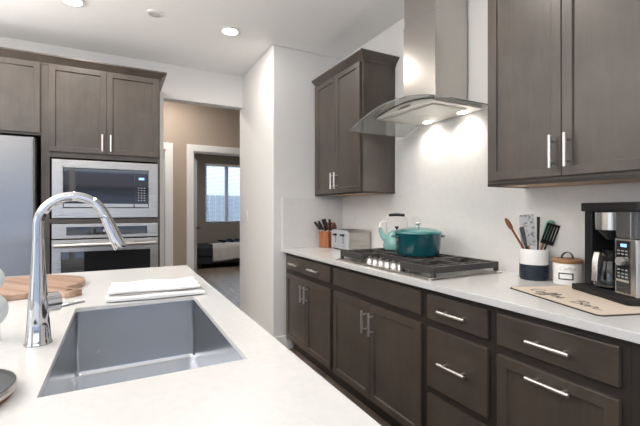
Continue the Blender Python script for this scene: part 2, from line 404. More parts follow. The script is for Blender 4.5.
# ------------------------------------------------------------------ cabinets
def shaker(w, h, x0, z0, t=.02, rail=.058):
    bm = bmesh.new(); add_box(bm, x0, x0 + w, -t, -.0005, z0, z0 + h)
    bmesh.ops.recalc_face_normals(bm, faces=bm.faces); bm.faces.ensure_lookup_table()
    f = min(bm.faces, key=lambda f: f.calc_center_median().y)
    bmesh.ops.inset_region(bm, faces=[f], thickness=rail, depth=0)
    bmesh.ops.inset_region(bm, faces=[f], thickness=.004, depth=-.010)
    return bm
def pull(parent, x, z, length, vertical, y=-.02):
    bm = bmesh.new(); h = length / 2; yo = y - .032
    e = (lambda d: (x, z + d)) if vertical else (lambda d: (x + d, z))
    a, b = e(-h), e(h); add_tube(bm, [(a[0], yo, a[1]), (b[0], yo, b[1])], .0072, 14)
    for d in (-h * .66, h * .66):
        p = e(d); add_tube(bm, [(p[0], y + .0005, p[1]), (p[0], yo, p[1])], .0045, 10)
    return obj('handle', bm, NICKEL, parent, smooth=True, label='brushed nickel bar handle')
def door(root, x0, x1, z0, z1, hx=None, hz=None, hl=.14, vertical=True):
    d = obj('door', shaker(x1 - x0, z1 - z0, x0, z0), CAB, root, bevel=.0018)
    if hx is not None: pull(d, hx, hz, hl, vertical)
    return d
def drawer(root, x0, x1, z0, z1, handles=(), hl=.15, name='drawer'):
    d = obj(name, box(x0, x1, -.02, -.0005, z0, z1), CABH, root, bevel=.0025)
    for hx in handles: pull(d, hx, (z0 + z1) / 2 - .002, hl, False)
    return d
HB = .884
def base_body(root, w, depth=.59):
    bm = boxes((0, w, 0, depth, .115, HB - .001))
    obj('body', bm, CABIN, root)
    obj('toe_kick', box(0, w, .07, depth, 0, .1145), CABIN, root)
e = .0225
def base(label, yl, w, x=XF, rz=R(-90)):
    return thing('base_cabinet', label, 'cabinet', (x, yl, 0), rz, 'base cabinets under the long counter')
Y0, Y1, Y2, Y3, Y4 = 3.180, 2.336, 1.4205, 1.0345, .572
G = .001
c = base('dark base cabinet farthest away, with one wide two handled drawer', Y0, Y0 - Y1); w = Y0 - Y1 - G; base_body(c, w)
drawer(c, e, w - e, .742, .858, (w * .27, w * .70), .16)
door(c, e, w / 2 - .0015, .130, .700, w / 2 - .035, .587, .135); door(c, w / 2 + .0015, w - e, .130, .700, w / 2 + .035, .587, .135)
c = base('dark base cabinet below the cooktop, with plain false drawer front', Y1, Y1 - Y2); w = Y1 - Y2 - G; base_body(c, w)
drawer(c, e, w - e, .742, .858, (), name='false_front')
door(c, e, w / 2 - .0015, .130, .700, w / 2 - .035, .59, .135); door(c, w / 2 + .0015, w - e, .130, .700, w / 2 + .035, .59, .135)
c = base('narrow dark base cabinet of three stacked drawers', Y2, Y2 - Y3); w = Y2 - Y3 - G; base_body(c, w)
for a, b in ((.736, .854), (.415, .697), (.130, .378)): drawer(c, e, w - e, a, b, (w / 2 + .004,), .155)
c = base('dark base cabinet with drawer over a door with horizontal handle', Y3, Y3 - Y4); w = Y3 - Y4 - G; base_body(c, w)
drawer(c, e, w - e, .730, .853, (w * .5 + .006,), .15)
d = door(c, e, w - e, .130, .692); pull(d, w * .5 + .006, .659, .15, False)
c = base('dark base cabinet at the right edge of the frame, nearest the camera', Y4, .76); w = .76 - G; base_body(c, w)
drawer(c, .045, w - e, .742, .858, (w / 2,), .15); door(c, .045, w / 2 - .0015, .13, .70, w / 2 - .035, .59); door(c, w / 2 + .0015, w - e, .13, .70, w / 2 + .035, .59)
# filler beside the end wall
tag(obj('cabinet_filler', box(XF, XF + .02, Y0 + .0005, YE - .0006, .115, HB - .001), CABIN), 'thin dark filler strip between the base cabinet and the white end wall', 'filler strip')

def crown(bm, segs):
    """profile swept along a polyline of outward offsets: segs = [(x,y), ...] front outline, mitred; profile (out, z)"""
    pass
def crown_mesh(path, normals, z0, h=.055, out=.052):
    """path points on the cabinet face line, normals = outward mitre vectors; cove profile"""
    prof = [(.0, z0 - .012), (.006, z0 - .012), (.008, z0), (.020, z0 + h * .25), (.040, z0 + h * .62), (out, z0 + h * .80), (out, z0 + h), (.0, z0 + h)]
    bm = bmesh.new(); rows = []
    for p, n in zip(path, normals):
        rows.append([bm.verts.new((p[0] + n[0] * o_, p[1] + n[1] * o_, zz)) for o_, zz in prof])
    for a, b in zip(rows, rows[1:]):
        for k in range(len(prof)): bm.faces.new((a[k], a[(k + 1) % len(prof)], b[(k + 1) % len(prof)], b[k]))
    bm.faces.new(rows[0]); bm.faces.new(rows[-1])
    return bm
def upper(label, yl, w, z0=1.377, ztop=2.405, right_open=True, left_open=False, zd=1.402):
    root = thing('wall_cabinet', label, 'cabinet', (XU, yl, 0), R(-90), 'wall cabinets above the counter')
    dep = XW - XU - .002
    obj('body', box(0, w, 0, dep, z0 + .012, ztop), CAB, root, bevel=.001)
    obj('light_rail', boxes((0, w, -.0, .018, z0 - .002, z0 + .0115), (0, .018, .018, dep, z0 - .002, z0 + .0115), (w - .018, w, .018, dep, z0 - .002, z0 + .0115)), CABIN, root)
    obj('bottom_panel', box(.018, w - .018, .018, dep, z0 + .001, z0 + .0115), MAPLE, root, label='unstained maple underside')
    lo = .022
    door(root, lo, w / 2 - .0015, zd, 2.388, w / 2 - .030, 1.503, .136); door(root, w / 2 + .0015, w - lo, zd, 2.388, w / 2 + .030, 1.503, .136)
    path = []; nor = []
    if left_open: path += [(0, dep), (0, 0)]; nor += [(-1, 0), (-1, -1)]
    else: path += [(0, 0)]; nor += [(0, -1)]
    if right_open: path += [(w, 0), (w, dep)]; nor += [(1, -1), (1, 0)]
    else: path += [(w, 0)]; nor += [(0, -1)]
    obj('crown_molding', crown_mesh(path, nor, ztop - .012), CAB, root)
    return root
upper('dark two door wall cabinet between the end wall and the hood', 3.166, 3.166 - 2.400, 1.389, left_open=False)
upper('dark two door wall cabinet at right, over the coffee maker', 1.302, 1.302 - .562, 1.377, left_open=True, right_open=True)
tag(obj('cabinet_filler', box(XU, XU + .02, 3.1665, YE - .0006, 1.389, 2.405), CAB), 'thin dark filler strip between the wall cabinet and the white end wall', 'filler strip')

# ---- oven tower and refrigerator surround
TX0, TX1 = -.528, .318
TW = TX1 - TX0
t = thing('oven_cabinet', 'tall dark cabinet that holds the built in microwave and oven', 'cabinet', (TX0, YC, 0), 0)
dep = YH - YC - .002
for a, b in ((0, .055), (TW - .022, TW)): obj('side_panel', box(a, b, 0, dep, .10, 2.405), CAB, t)
obj('upper_box', box(.0551, TW - .0221, 0, dep, 1.672, 2.405), CAB, t)
obj('shelf', box(.0551, TW - .0221, 0, dep, 1.152, 1.188), CAB, t)
obj('lower_box', box(.0551, TW - .0221, 0, dep, .10, .42), CAB, t)
obj('back_panel', box(.0551, TW - .0221, dep - .02, dep, .4201, 1.1519), CABIN, t)
obj('back_panel', box(.0551, TW - .0221, dep - .02, dep, 1.1881, 1.6719), CABIN, t)
obj('toe_kick', box(0, TW, .06, dep, 0, .0995), CABIN, t)
xm = (.052 + TW - .014) / 2
door(t, .052, xm - .0015, 1.712, 2.388, xm - .030, 1.80, .136); door(t, xm + .0015, TW - .012, 1.712, 2.388, xm + .030, 1.80, .136)
drawer(t, .052, TW - .012, .13, .40, (xm,), .15)
FX0 = -1.49
f = thing('refrigerator_cabinet', 'dark cabinet over the stainless refrigerator at left', 'cabinet', (FX0, YC, 0), 0)
FW = TX0 - FX0 - .0005
obj('body', boxes((0, FW, 0, dep, 1.832, 2.405), (0, .02, 0, dep, 0, 1.832)), CAB, f)
door(f, .03, FW / 2 - .0015, 1.846, 2.388, FW / 2 - .03, 1.94, .136); door(f, FW / 2 + .0015, FW - .004, 1.846, 2.388, FW / 2 + .03, 1.94, .136)
obj('crown_molding', crown_mesh([(0, dep), (0, 0), (FW, 0)], [(-1, 0), (-1, -1), (0, -1)], 2.393), CAB, f)
obj('crown_molding', crown_mesh([(0, 0), (TW, 0), (TW, dep)], [(0, -1), (1, -1), (1, 0)], 2.393), CAB, t)

fr = thing('refrigerator', 'stainless steel refrigerator at the left edge', 'refrigerator', (-1.455, YC - .02, 0), 0)
W = .905
obj('body', box(.01, W - .01, .0, .53, .02, 1.79), mat('fridge_side_grey', (.10, .10, .105), .5), fr)
for a, b in ((0, W / 2 - .003), (W / 2 + .003, W)):
    d = obj('door', prism(rrect(a, b, -.075, -.004, .02, 5), .74, 1.80), FRST, fr, smooth=True, bevel=.003)
    hx = b - .06 if a == 0 else a + .06
    obj('handle', tube([(hx, -.075, .95), (hx, -.12, .98), (hx, -.12, 1.58), (hx, -.075, 1.61)], .011, 12), STEELV, d, smooth=True)
d = obj('freezer_drawer', prism(rrect(0, W, -.075, -.004, .02, 5), .06, .73), FRST, fr, smooth=True, bevel=.003)
obj('handle', tube([(.1, -.075, .63), (.13, -.12, .63), (W - .13, -.12, .63), (W - .1, -.075, .63)], .011, 12), STEELV, d, smooth=True)
for x in (.03, W - .08):
    for y in (.02, .45): obj('foot', box(x, x + .05, y, y + .05, 0, .0195), BLACKPL, fr)

# ---- built-in microwave
mw = thing('microwave_oven', 'built in stainless microwave oven with dark glass door', 'microwave', (-.458, YC, 1.195), 0)
W, H = .758, .460
obj('body', box(.02, W - .02, .002, .45, .02, H - .02), BLACKPL, mw)
gx0, gx1, gz0, gz1 = .072, W - .072, .078, H - .062
bm = boxes((0, gx0, -.018, -.0012, 0, H), (gx1, W, -.018, -.0012, 0, H), (gx0, gx1, -.018, -.0012, 0, gz0), (gx0, gx1, -.018, -.0012, gz1, H))
obj('trim_frame', bm, STEEL, mw, bevel=.002)
cx = gx1 - .112
d = obj('door', box(gx0 + .003, cx - .002, -.016, -.0012, gz0 + .003, gz1 - .003), BLACKGL, mw, bevel=.002)
obj('handle_strip', box(gx0 + .006, cx - .004, -.022, -.0165, gz0 + .006, gz0 + .036), STEEL, d, bevel=.002)
cp = obj('control_panel', box(cx, gx1 - .003, -.016, -.0012, gz0 + .003, gz1 - .003), BLACKGL, mw, bevel=.002)
obj('display', box(cx + .035, cx + .078, -.0168, -.0162, gz1 - .082, gz1 - .062), SCREEN, cp)
obj('handle_strip', box(cx + .003, gx1 - .006, -.022, -.0165, gz0 + .006, gz0 + .036), STEEL, cp, bevel=.002)
BTN = mat('button_grey', (.35, .35, .34), .5)
for r_ in range(6):
    for c_ in range(3):
        obj('button', box(cx + .028 + c_ * .022, cx + .040 + c_ * .022, -.0168, -.0162, gz0 + .062 + r_ * .021, gz0 + .069 + r_ * .021), BTN, cp)

# ---- wall oven
ov = thing('built_in_oven', 'built in stainless wall oven below the microwave', 'oven', (-.458, YC, .43), 0)
W, H = .758, .718
obj('body', box(.02, W - .02, .002, .47, .01, H - .02), BLACKPL, ov)
cp = obj('control_panel', box(0, W, -.024, -.0012, .602, H), STEEL, ov, bevel=.003)
obj('display', box(.095, W - .085, -.026, -.0241, .627, H - .024), BLACKGL, cp)
obj('clock_digits', box(.345, .40, -.0266, -.0261, .652, .672), mat('dim_digits', (.3, .34, .38), .4), cp)
d = obj('door', boxes((0, .06, -.030, -.0012, 0, .592), (W - .06, W, -.030, -.0012, 0, .592), (.06, W - .06, -.030, -.0012, .497, .592), (.06, W - .06, -.030, -.0012, 0, .07)), STEEL, ov, bevel=.002)
obj('window', box(.06, W - .06, -.027, -.003, .07, .497), BLACKGL, d)
bm = tube([(.02, -.082, .552), (W - .02, -.082, .552)], .016, 18)
for x in (.05, W - .05): add_tube(bm, [(x, -.03, .552), (x, -.082, .552)], .010, 12)
obj('handle', bm, STEEL, d, smooth=True)

# ------------------------------------------------------------------ counters
wt = tag(obj('worktop', box(XE, XW - .0005, -.18, YE - .0005, HB, ZT), QUARTZ, bevel=.002), 'long white quartz worktop along the wall', 'countertop')
sp = tag(obj('backsplash', boxes((XW - .013, XW - .0005, -.18, 1.30, ZT, 1.375), (XW - .013, XW - .0005, 1.30, 2.39, ZT, 1.80), (XW - .013, XW - .0005, 2.39, YE - .0135, ZT, 1.385)), SPLASH), 'white quartz backsplash behind the cooktop', 'backsplash')
tag(obj('backsplash', box(XE + .002, XW - .0135, YE - .013, YE - .0005, ZT, 1.367), SPLASH, bevel=.002), 'white quartz side splash on the end wall behind the knife block', 'backsplash')

XI, YI = .3752, 2.513
hx0, hx1, hy0, hy1 = -.134, .268, .872, 1.603
bm = bmesh.new()
ix0, ix1, iy0, iy1 = -1.0, XI, -.42, YI
def slab_with_hole(bm, o_, h_, z0, z1):
    def ring(z): return [bm.verts.new((x, y, z)) for x, y in o_], [bm.verts.new((x, y, z)) for x, y in h_]
    oa, ia = ring(z0); ob, ib = ring(z1)
    for k in range(4):
        j = (k + 1) % 4
        bm.faces.new((ob[k], ob[j], ib[j], ib[k])); bm.faces.new((oa[k], ia[k], ia[j], oa[j]))
        bm.faces.new((oa[k], oa[j], ob[j], ob[k])); bm.faces.new((ia[k], ib[k], ib[j], ia[j]))
slab_with_hole(bm, [(ix0, iy0), (ix1, iy0), (ix1, iy1), (ix0, iy1)], [(hx0, hy0), (hx1, hy0), (hx1, hy1), (hx0, hy1)], HB, ZT)
tag(obj('island_worktop', bm, QUARTZ, bevel=.002), 'white quartz island worktop around the sink', 'countertop')
ib = thing('island_cabinet', 'dark cabinet base of the kitchen island', 'cabinet', (XI - .035, iy0 + .03, 0), R(90))
w = YI - iy0 - .06
sx0, sx1 = hy0 - .04 - (iy0 + .03), hy1 + .04 - (iy0 + .03)
bd = hx1 + .012; 
obj('body', boxes((0, sx0, 0, .66, .115, HB - .001), (sx1, w, 0, .66, .115, HB - .001), (sx0, sx1, 0, .66, .115, .60), (sx0, sx1, 0, .02, .60, HB - .001), (sx0, sx1, .56, .66, .60, HB - .001)), CABIN, ib)
obj('toe_kick', box(.02, w - .02, .07, .60, 0, .1145), CABIN, ib)
for a, b in ((.02, .62), (.64, 1.06), (1.08, 1.50), (1.53, 2.12), (2.14, w - .02)):
    door(ib, a, b, .13, .858, b - .04, .74, .135)

# sink basin
bx0, bx1, by0, by1 = hx0 + .0006, hx1 - .0006, hy0 + .0006, hy1 - .0006
zb = .672
bm = bmesh.new()
rings = []
def ring(x0, x1, y0, y1, r, z): return [bm.verts.new((x, y, z)) for x, y in rrect(x0, x1, y0, y1, r, 6)]
rings.append(ring(bx0, bx1, by0, by1, .010, ZT - .015))
rings.append(ring(bx0, bx1, by0, by1, .010, ZT - .016))
rings.append(ring(bx0, bx1, by0, by1, .016, zb + .018))
for k in range(1, 6):
    a = R(90 * k / 5); q = .018 * (1 - math.cos(a)); rings.append(ring(bx0 + q, bx1 - q, by0 + q, by1 - q, max(.016 - q * .3, .006), zb + .018 * (1 - math.sin(a))))
cxs, cys = (bx0 + bx1) / 2, (by0 + by1) / 2
for a, b in zip(rings, rings[1:]):
    n = len(a)
    for k in range(n): bm.faces.new((a[k], a[(k + 1) % n], b[(k + 1) % n], b[k]))
bm.faces.new(rings[-1])
snk = thing('kitchen_sink', 'rectangular stainless undermount sink in the island', 'sink', (0, 0, 0))
bs = obj('basin', bm, SINKST, snk, smooth=True)
obj('drain', lathe([(0, .0015), (.028, .0015), (.032, .004), (.055, .004), (.057, .0005)], 32), CHROME, snk, loc=(cxs - .10, cys, zb), smooth=True)

# faucet
fx, fy = -.185, 1.222
fc = thing('kitchen_faucet', 'tall chrome gooseneck faucet beside the island sink', 'faucet', (fx, fy, ZT))
obj('base', lathe([(0, .0005), (.031, .0005), (.031, .004), (.0285, .008), (.0245, .06), (.0195, .15), (.0150, .215), (.0138, .262), (.0131, .272), (0, .272)], 36), CHROME, fc, smooth=True)
pts = [(0, 0, .272), (0, 0, .300)]
rr = .078
for k in range(0, 31):
    a = R(180 - 160 * k / 30); pts.append((rr + rr * math.cos(a), 0, .306 + rr * math.sin(a)))
obj('spout', tube(pts, .0128, 18), CHROME, fc, smooth=True)
p = Vector(pts[-1]); dirv = (Vector(pts[-1]) - Vector(pts[-2])).normalized()
sh = [p + dirv * s for s in (-.002, .004, .01, .03, .075, .098, .101)]
obj('spray_head', tube(sh, [.0132, .0145, .0140, .0150, .0172, .0175, .0155], 20), CHROME, fc, smooth=True)
hd = Vector((.86, .51, 0)).normalized(); hz = .102
hub0 = hd * .012; hub1 = hd * .046
h_ = obj('handle_hub', tube([(hub0.x, hub0.y, hz), (hub1.x, hub1.y, hz), (hub1.x + .002, hub1.y + .001, hz)], [.0265, .0265, .0245], 24), CHROME, fc, smooth=True)
obj('lever', tube([(hub1.x * .75, hub1.y * .75 - .018, hz - .012), (hub1.x + .018, hub1.y - .012, hz - .010), (hub1.x + .062, hub1.y - .004, hz - .006)], [.006, .0055, .0045], 12), CHROME, h_, smooth=True)

# cutting board (round paddle)
cb = thing('cutting_board', 'round acacia cutting board with a stubby handle on the island', 'cutting board', (-.385, 2.085, ZT), R(-50))
poly = []
Rb = .247
for k in range(49):
    a = R(-1 * (-12)) + (2 * PI - R(24)) * k / 48
    poly.append((Rb * math.cos(a), Rb * math.sin(a)))
poly += [(Rb + .006, -.034), (Rb + .03, -.036), (Rb + .104, -.036), (Rb + .114, -.026), (Rb + .114, .026), (Rb + .104, .036), (Rb + .03, .036), (Rb + .006, .034)]
obj('board', prism(poly, .0005, .024), ACACIA, cb, bevel=.003)
obj('hanging_hole', lathe([(0, .0242), (.011, .0242), (.011, .0246), (0, .0246)], 20), mat('dark_hole', (.05, .025, .015), .8), cb, loc=(Rb + .075, 0, 0))

# folded towel: layers wrapped around folds
tw = thing('folded_towel', 'folded white towel with grey stripe at the sink edge', 'towel', (.14, 1.735, ZT), R(-3))
def soft_slab(w, d, z0, z1, amp, seed):
    rnd = random.Random(seed); bm = bmesh.new(); nx, ny = 28, 16
    ph = [rnd.uniform(0, 6) for _ in range(6)]
    grid = {}
    for s in (0, 1):
        for i in range(nx + 1):
            for j in range(ny + 1):
                u, v = i / nx - .5, j / ny - .5
                x = u * w + .004 * math.sin(v * 9 + ph[0]); y = v * d + .005 * math.sin(u * 7 + ph[1])
                e_ = min(i, nx - i, j * 1.0, ny - j) ; fall = min(1, (e_ / 2.0)) ** .5
                zm = (z0 + z1) / 2; hh = (z1 - z0) / 2 * (.55 + .45 * fall)
                wob = amp * (math.sin(u * 11 + ph[2]) * math.sin(v * 8 + ph[3]))
                z = zm + (hh if s else -hh) + (wob if s else 0)
                grid[s, i, j] = bm.verts.new((x, y, z))
    for s in (0, 1):
        for i in range(nx):
            for j in range(ny): bm.faces.new((grid[s, i, j], grid[s, i + 1, j], grid[s, i + 1, j + 1], grid[s, i, j + 1]))
    edge = [(i, 0) for i in range(nx)] + [(nx, j) for j in range(ny)] + [(i, ny) for i in range(nx, 0, -1)] + [(0, j) for j in range(ny, 0, -1)]
    for k in range(len(edge)):
        a, b = edge[k], edge[(k + 1) % len(edge)]
        bm.faces.new((grid[0, a[0], a[1]], grid[0, b[0], b[1]], grid[1, b[0], b[1]], grid[1, a[0], a[1]]))
    return bm
obj('bottom_fold', soft_slab(.355, .255, .001, .020, .001, 1), CLOTH, tw, smooth=True)
obj('grey_stripe', soft_slab(.345, .225, .0205, .0235, .0008, 2), CLOTHG, tw, smooth=True, loc=(.002, .008, 0), label='grey woven stripe')
obj('top_fold', soft_slab(.335, .225, .024, .036, .0025, 3), CLOTH, tw, smooth=True, loc=(-.003, .018, 0))

# left-edge pieces on the island
v_ = thing('ceramic_vase', 'pale double bulb ceramic piece at the left edge, before the cutting board', 'vase', (-.300, 1.300, ZT))
prof = [(0, .0005), (.022, .0005)]
for k in range(0, 13):
    a = R(-60 + 120 * k / 12); prof.append((.036 * math.cos(a) + .002, .082 + .045 * math.sin(a)))
for k in range(0, 13):
    a = R(-65 + 150 * k / 12); prof.append((.030 * math.cos(a) + .001, .165 + .034 * math.sin(a)))
prof.append((0, .198))
obj('bulb_body', lathe(prof, 32), mat('pale_grey_glaze', (.62, .66, .68), .2, coat=.4), v_, smooth=True)
ps = thing('dish_stack', 'dark grey round dish with a copper brown rim at the left edge', 'dish', (-.283, .905, ZT))
obj('dish', lathe([(0, .016), (.085, .016), (.105, .020), (.108, .026), (.110, .026), (.110, .012), (.104, .010), (0, .010)], 48), PLATEG, ps, smooth=True)
obj('dish_rim', lathe([(.1085, .011), (.1115, .012), (.1115, .024), (.1085, .0255)], 48, cap=False), STEEL, ps, smooth=True, label='steel band around the dish')
obj('foot', lathe([(0, .0005), (.103, .0005), (.107, .004), (.105, .0098), (0, .0098)], 48), COPPER, ps, smooth=True)

# ------------------------------------------------------------------ cooktop
CY0, CY1, CX0, CX1 = 1.395, 2.318, 1.338, 1.872
ct = thing('gas_cooktop', 'stainless five burner gas cooktop set in the worktop', 'cooktop', (0, 0, ZT))
bm = prism(rrect(CX0, CX1, CY0, CY1, .012, 4), .0004, .004); add_prism(bm, rrect(CX0 + .016, CX1 - .016, CY0 + .016, CY1 - .016, .02, 5), .003, .011)
obj('tray', bm, STEEL, ct, bevel=.002)
def burner(x, y, r):
    b = obj('burner', lathe([(0, .0112), (r * 1.05, .0112), (r * 1.05, .014), (r * .8, .018), (r * .8, .026), (0, .026)], 28), NICKEL, ct, loc=(x, y, 0), smooth=True)
    obj('burner_cap', lathe([(0, .0262), (r * .85, .0262), (r * .88, .030), (r * .8, .034), (0, .035)], 28), BLACKMT, b, smooth=True)
ym = (CY0 + CY1) / 2
burner(1.49, 2.165, .040); burner(1.745, 2.165, .034); burner(1.68, ym, .052); burner(1.49, 1.55, .034); burner(1.745, 1.55, .040)
def grate(x0, x1, y0, y1):
    bm = bmesh.new(); zt, zl, t_ = .063, .030, .016
    for a in ((x0, x0 + t_, y0, y1, zl - .006, zt), (x1 - t_, x1, y0, y1, zl - .006, zt), (x0 + t_, x1 - t_, y0, y0 + t_, zl, zt), (x0 + t_, x1 - t_, y1 - t_, y1, zl, zt)): add_box(bm, *a)
    xm_, ym_ = (x0 + x1) / 2, (y0 + y1) / 2
    add_box(bm, xm_ - t_ / 2, xm_ + t_ / 2, y0 + t_, y1 - t_, zl + .008, zt)
    for cx_ in ((x0 + xm_) / 2, (x1 + xm_) / 2):
        for (ya, yb_) in ((y0 + t_, ym_ - .028), (ym_ + .028, y1 - t_)): add_box(bm, cx_ - .005, cx_ + .005, ya, yb_, zl + .012, zt)
        for dy in (-.075, .075):
            for (xa, xb) in ((cx_ - (x1 - x0) / 4 + t_ * .9, cx_ - .028), (cx_ + .028, cx_ + (x1 - x0) / 4 - t_ * .9)): add_box(bm, xa, xb, ym_ + dy - .005, ym_ + dy + .005, zl + .012, zt)
    for xx in (x0 + .0005, x1 - .0205):
        for yy in (y0 + .0005, y1 - .0205): add_box(bm, xx, xx + .020, yy, yy + .020, .0112, zl)
    return obj('grate', bm, IRON, ct, bevel=.0025, label='black cast iron grate')
grate(1.372, 1.852, 2.030, 2.306); grate(1.50, 1.852, 1.669, 2.026); grate(1.372, 1.852, 1.408, 1.665)
for k in range(6):
    y = 1.995 - k * .0595
    kb = obj('knob', lathe([(0, .0112), (.023, .0112), (.023, .018), (.021, .021), (.0195, .040), (0, .041)], 24), NICKEL, ct, loc=(1.405, y, 0), smooth=True)
    obj('knob_grip', box(-.021, .021, -.007, .007, .0405, .054, Matrix.Rotation(R(35), 4, 'Z')), mat('knob_steel_brown_reflection', (.30, .25, .21), .35, .9), kb, bevel=.002)  # brown reflection on the knob tops put into the steel colour

# ------------------------------------------------------------------ hood
HYC, HH = 1.822, .457
hd_ = thing('range_hood', 'stainless range hood with arched glass canopy over the cooktop', 'range hood', (0, 0, 0))
hd_.location = (0, 0, 0)
def zarch(y, top=1.910): return top - .095 * ((y - HYC) / HH) ** 2
bm = bmesh.new(); n = 40; rows = []
x_front = lambda y: 1.432 + 0.0 * abs(y - HYC)
XB = XW - .0145
for i in range(n + 1):
    y = HYC - HH + 2 * HH * i / n; z = zarch(y)
    rows.append([bm.verts.new((x_front(y), y, z)), bm.verts.new((XB, y, z)), bm.verts.new((XB, y, z - .006)), bm.verts.new((x_front(y), y, z - .006))])
for a, b in zip(rows, rows[1:]):
    for k in range(4): bm.faces.new((a[k], a[(k + 1) % 4], b[(k + 1) % 4], b[k]))
bm.faces.new(rows[0]); bm.faces.new(rows[-1])
obj('glass_canopy', bm, HOODGL, hd_, smooth=True, label='clear arched glass canopy')
# body under the glass: flat bottom, arched top
ya, yb2 = HYC - .265, HYC + .262; zbm = 1.858; bx = 1.52
bm = bmesh.new(); rows = []
for i in range(n + 1):
    y = ya + (yb2 - ya) * i / n; z = max(zarch(y) - .0075, zbm + .002)
    rows.append([bm.verts.new((bx, y, z)), bm.verts.new((XB, y, z)), bm.verts.new((XB, y, zbm)), bm.verts.new((bx, y, zbm))])
for a, b in zip(rows, rows[1:]):
    for k in range(4): bm.faces.new((a[k], a[(k + 1) % 4], b[(k + 1) % 4], b[k]))
bm.faces.new(rows[0]); bm.faces.new(rows[-1])
obj('body', bm, HOODST, hd_)
for a, b in ((ya + .045, HYC - .003), (HYC + .003, yb2 - .045)):
    obj('grease_filter', box(bx + .035, XB - .095, a, b, zbm - .006, zbm - .0005), FILTER, hd_, bevel=.002)
obj('edge_trim', tube([(bx - .001, ya + (yb2 - ya) * i / 24, max(zarch(ya + (yb2 - ya) * i / 24) - .0085, zbm + .001)) for i in range(25)], .0032, 8), BLACKMT, hd_, label='dark seam under the glass')
mm = bmesh.new()
for k, (wd_, hh_) in enumerate(((.012, .008), (.014, .012), (.016, .012), (.015, .012), (.015, .012), (.014, .011))):
    yy = 1.858 - k * .019
    add_box(mm, bx - .0012, bx - .0002, yy - wd_, yy, 1.872, 1.872 + hh_ * .35); add_box(mm, bx - .0012, bx - .0002, yy - wd_ * .35, yy, 1.872 + hh_ * .35, 1.872 + hh_)
    add_box(mm, bx - .0012, bx - .0002, yy - wd_, yy - wd_ * .6, 1.872 + hh_ * .5, 1.872 + hh_)
obj('maker_mark', mm, INK, hd_, label='small dark illegible mark on the hood front')
for y in (HYC - .15, HYC + .15):
    lp = obj('lamp', lathe([(0, -.001), (.026, -.001), (.030, -.004), (0, -.004)], 24), LED, hd_, loc=(XB - .055, y, zbm))
    l = bpy.data.lights.new('hood_lamp', 'SPOT'); l.energy = 9; l.spot_size = R(155); l.spot_blend = 1.0; l.color = (1, .93, .84); l.shadow_soft_size = .025
    lo = bpy.data.objects.new('hood_lamp', l); C.objects.link(lo); lo.parent = hd_; lo.location = (XB - .055, y, zbm - .012)
obj('chimney', box(1.652, XB, 1.682, 1.968, 1.9115, 2.446), STEELV, hd_, bevel=.003)
obj('chimney_sleeve', box(1.656, XB, 1.686, 1.964, 2.4465, ZC - .001), STEELV, hd_, bevel=.003)

# ------------------------------------------------------------------ counter-top objects
# enamel dutch oven
gz = ZT + .0635
pt = thing('dutch_oven', 'teal enamel dutch oven with lid standing on the cooktop', 'pot', (1.665, 1.845, gz))
obj('pot_body', lathe([(0, .0005), (.112, .0005), (.126, .006), (.134, .03), (.142, .128), (.144, .136), (.139, .136), (.130, .03), (.118, .012), (0, .010)], 56), TEAL, pt, smooth=True)
obj('lid', lathe([(.140, .137), (.148, .137), (.148, .142), (.143, .150), (.11, .163), (.06, .172), (.02, .175), (0, .175)], 56, cap=True), TEALL, pt, smooth=True, label='pale teal lid')
obj('lid_knob', lathe([(0, .1755), (.012, .1755), (.009, .183), (.012, .190), (.021, .198), (.020, .203), (0, .205)], 28), NICKEL, pt, smooth=True)
for s in (-1, 1):
    q = [(s * .139, -.045, .118), (s * .154, -.038, .119), (s * .160, 0, .120), (s * .154, .038, .119), (s * .139, .045, .118)]
    o = obj('side_handle', tube(q, .008, 12), TEAL, pt, smooth=True); o.rotation_euler = (0, 0, R(-20))
# kettle
kt = thing('tea_kettle', 'turquoise enamel tea kettle standing behind the teal pot', 'kettle', (1.745, 2.150, gz))
obj('kettle_body', lathe([(0, .0005), (.080, .0005), (.094, .008), (.097, .03), (.092, .065), (.076, .100), (.052, .124), (.042, .129), (0, .130)], 44), KETT, kt, smooth=True)
obj('lid', lathe([(0, .1305), (.041, .1305), (.036, .138), (.012, .142), (0, .142)], 32), KETT, kt, smooth=True)
obj('lid_knob', lathe([(0, .1425), (.008, .1425), (.007, .150), (.015, .157), (.013, .165), (0, .166)], 24), BLACKPL, kt, smooth=True)
sd = Vector((-.72, .69, 0)).normalized()     # spout side
def K(r, z): return (sd.x * r, sd.y * r, z)
obj('spout', tube([K(.075, .07), K(.098, .095), K(.112, .125), K(.118, .155)], [.024, .019, .015, .012], 18), KETT, kt, smooth=True)
wl = obj('whistle_lever', tube([K(.118, .158), K(.117, .180), K(.104, .196), K(.086, .200), K(.072, .190)], [.011, .008, .005, .005, .005], 12), NICKEL, kt, smooth=True)
hp = [K(.072, .105), K(.074, .16), K(.073, .215), K(.066, .236), K(.05, .243), K(-.05, .243), K(-.066, .236), K(-.073, .215), K(-.074, .16), K(-.072, .105)]
hn = obj('handle', tube(hp, .0045, 12), NICKEL, kt, smooth=True)
obj('handle_grip', tube([K(.056, .2425), K(.048, .245), K(0, .248), K(-.048, .245), K(-.056, .2425)], [.007, .0105, .011, .0105, .007], 14), BLACKPL, hn, smooth=True)

# toaster
ts = thing('toaster', 'four slice stainless toaster beside the knife block', 'toaster', (1.682, 2.700, ZT))
TD, TWW, TH = .226, .285, .172
def arch_prof(w, h, r, n=8):
    out = [(0, 0.0), (w, 0.0)]
    for k in range(n + 1):
        a = R(90 * k / n); out.append((w - r + r * math.cos(a), h - r + r * math.sin(a)))
    for k in range(n + 1):
        a = R(90 + 90 * k / n); out.append((r + r * math.cos(a), h - r + r * math.sin(a)))
    return out
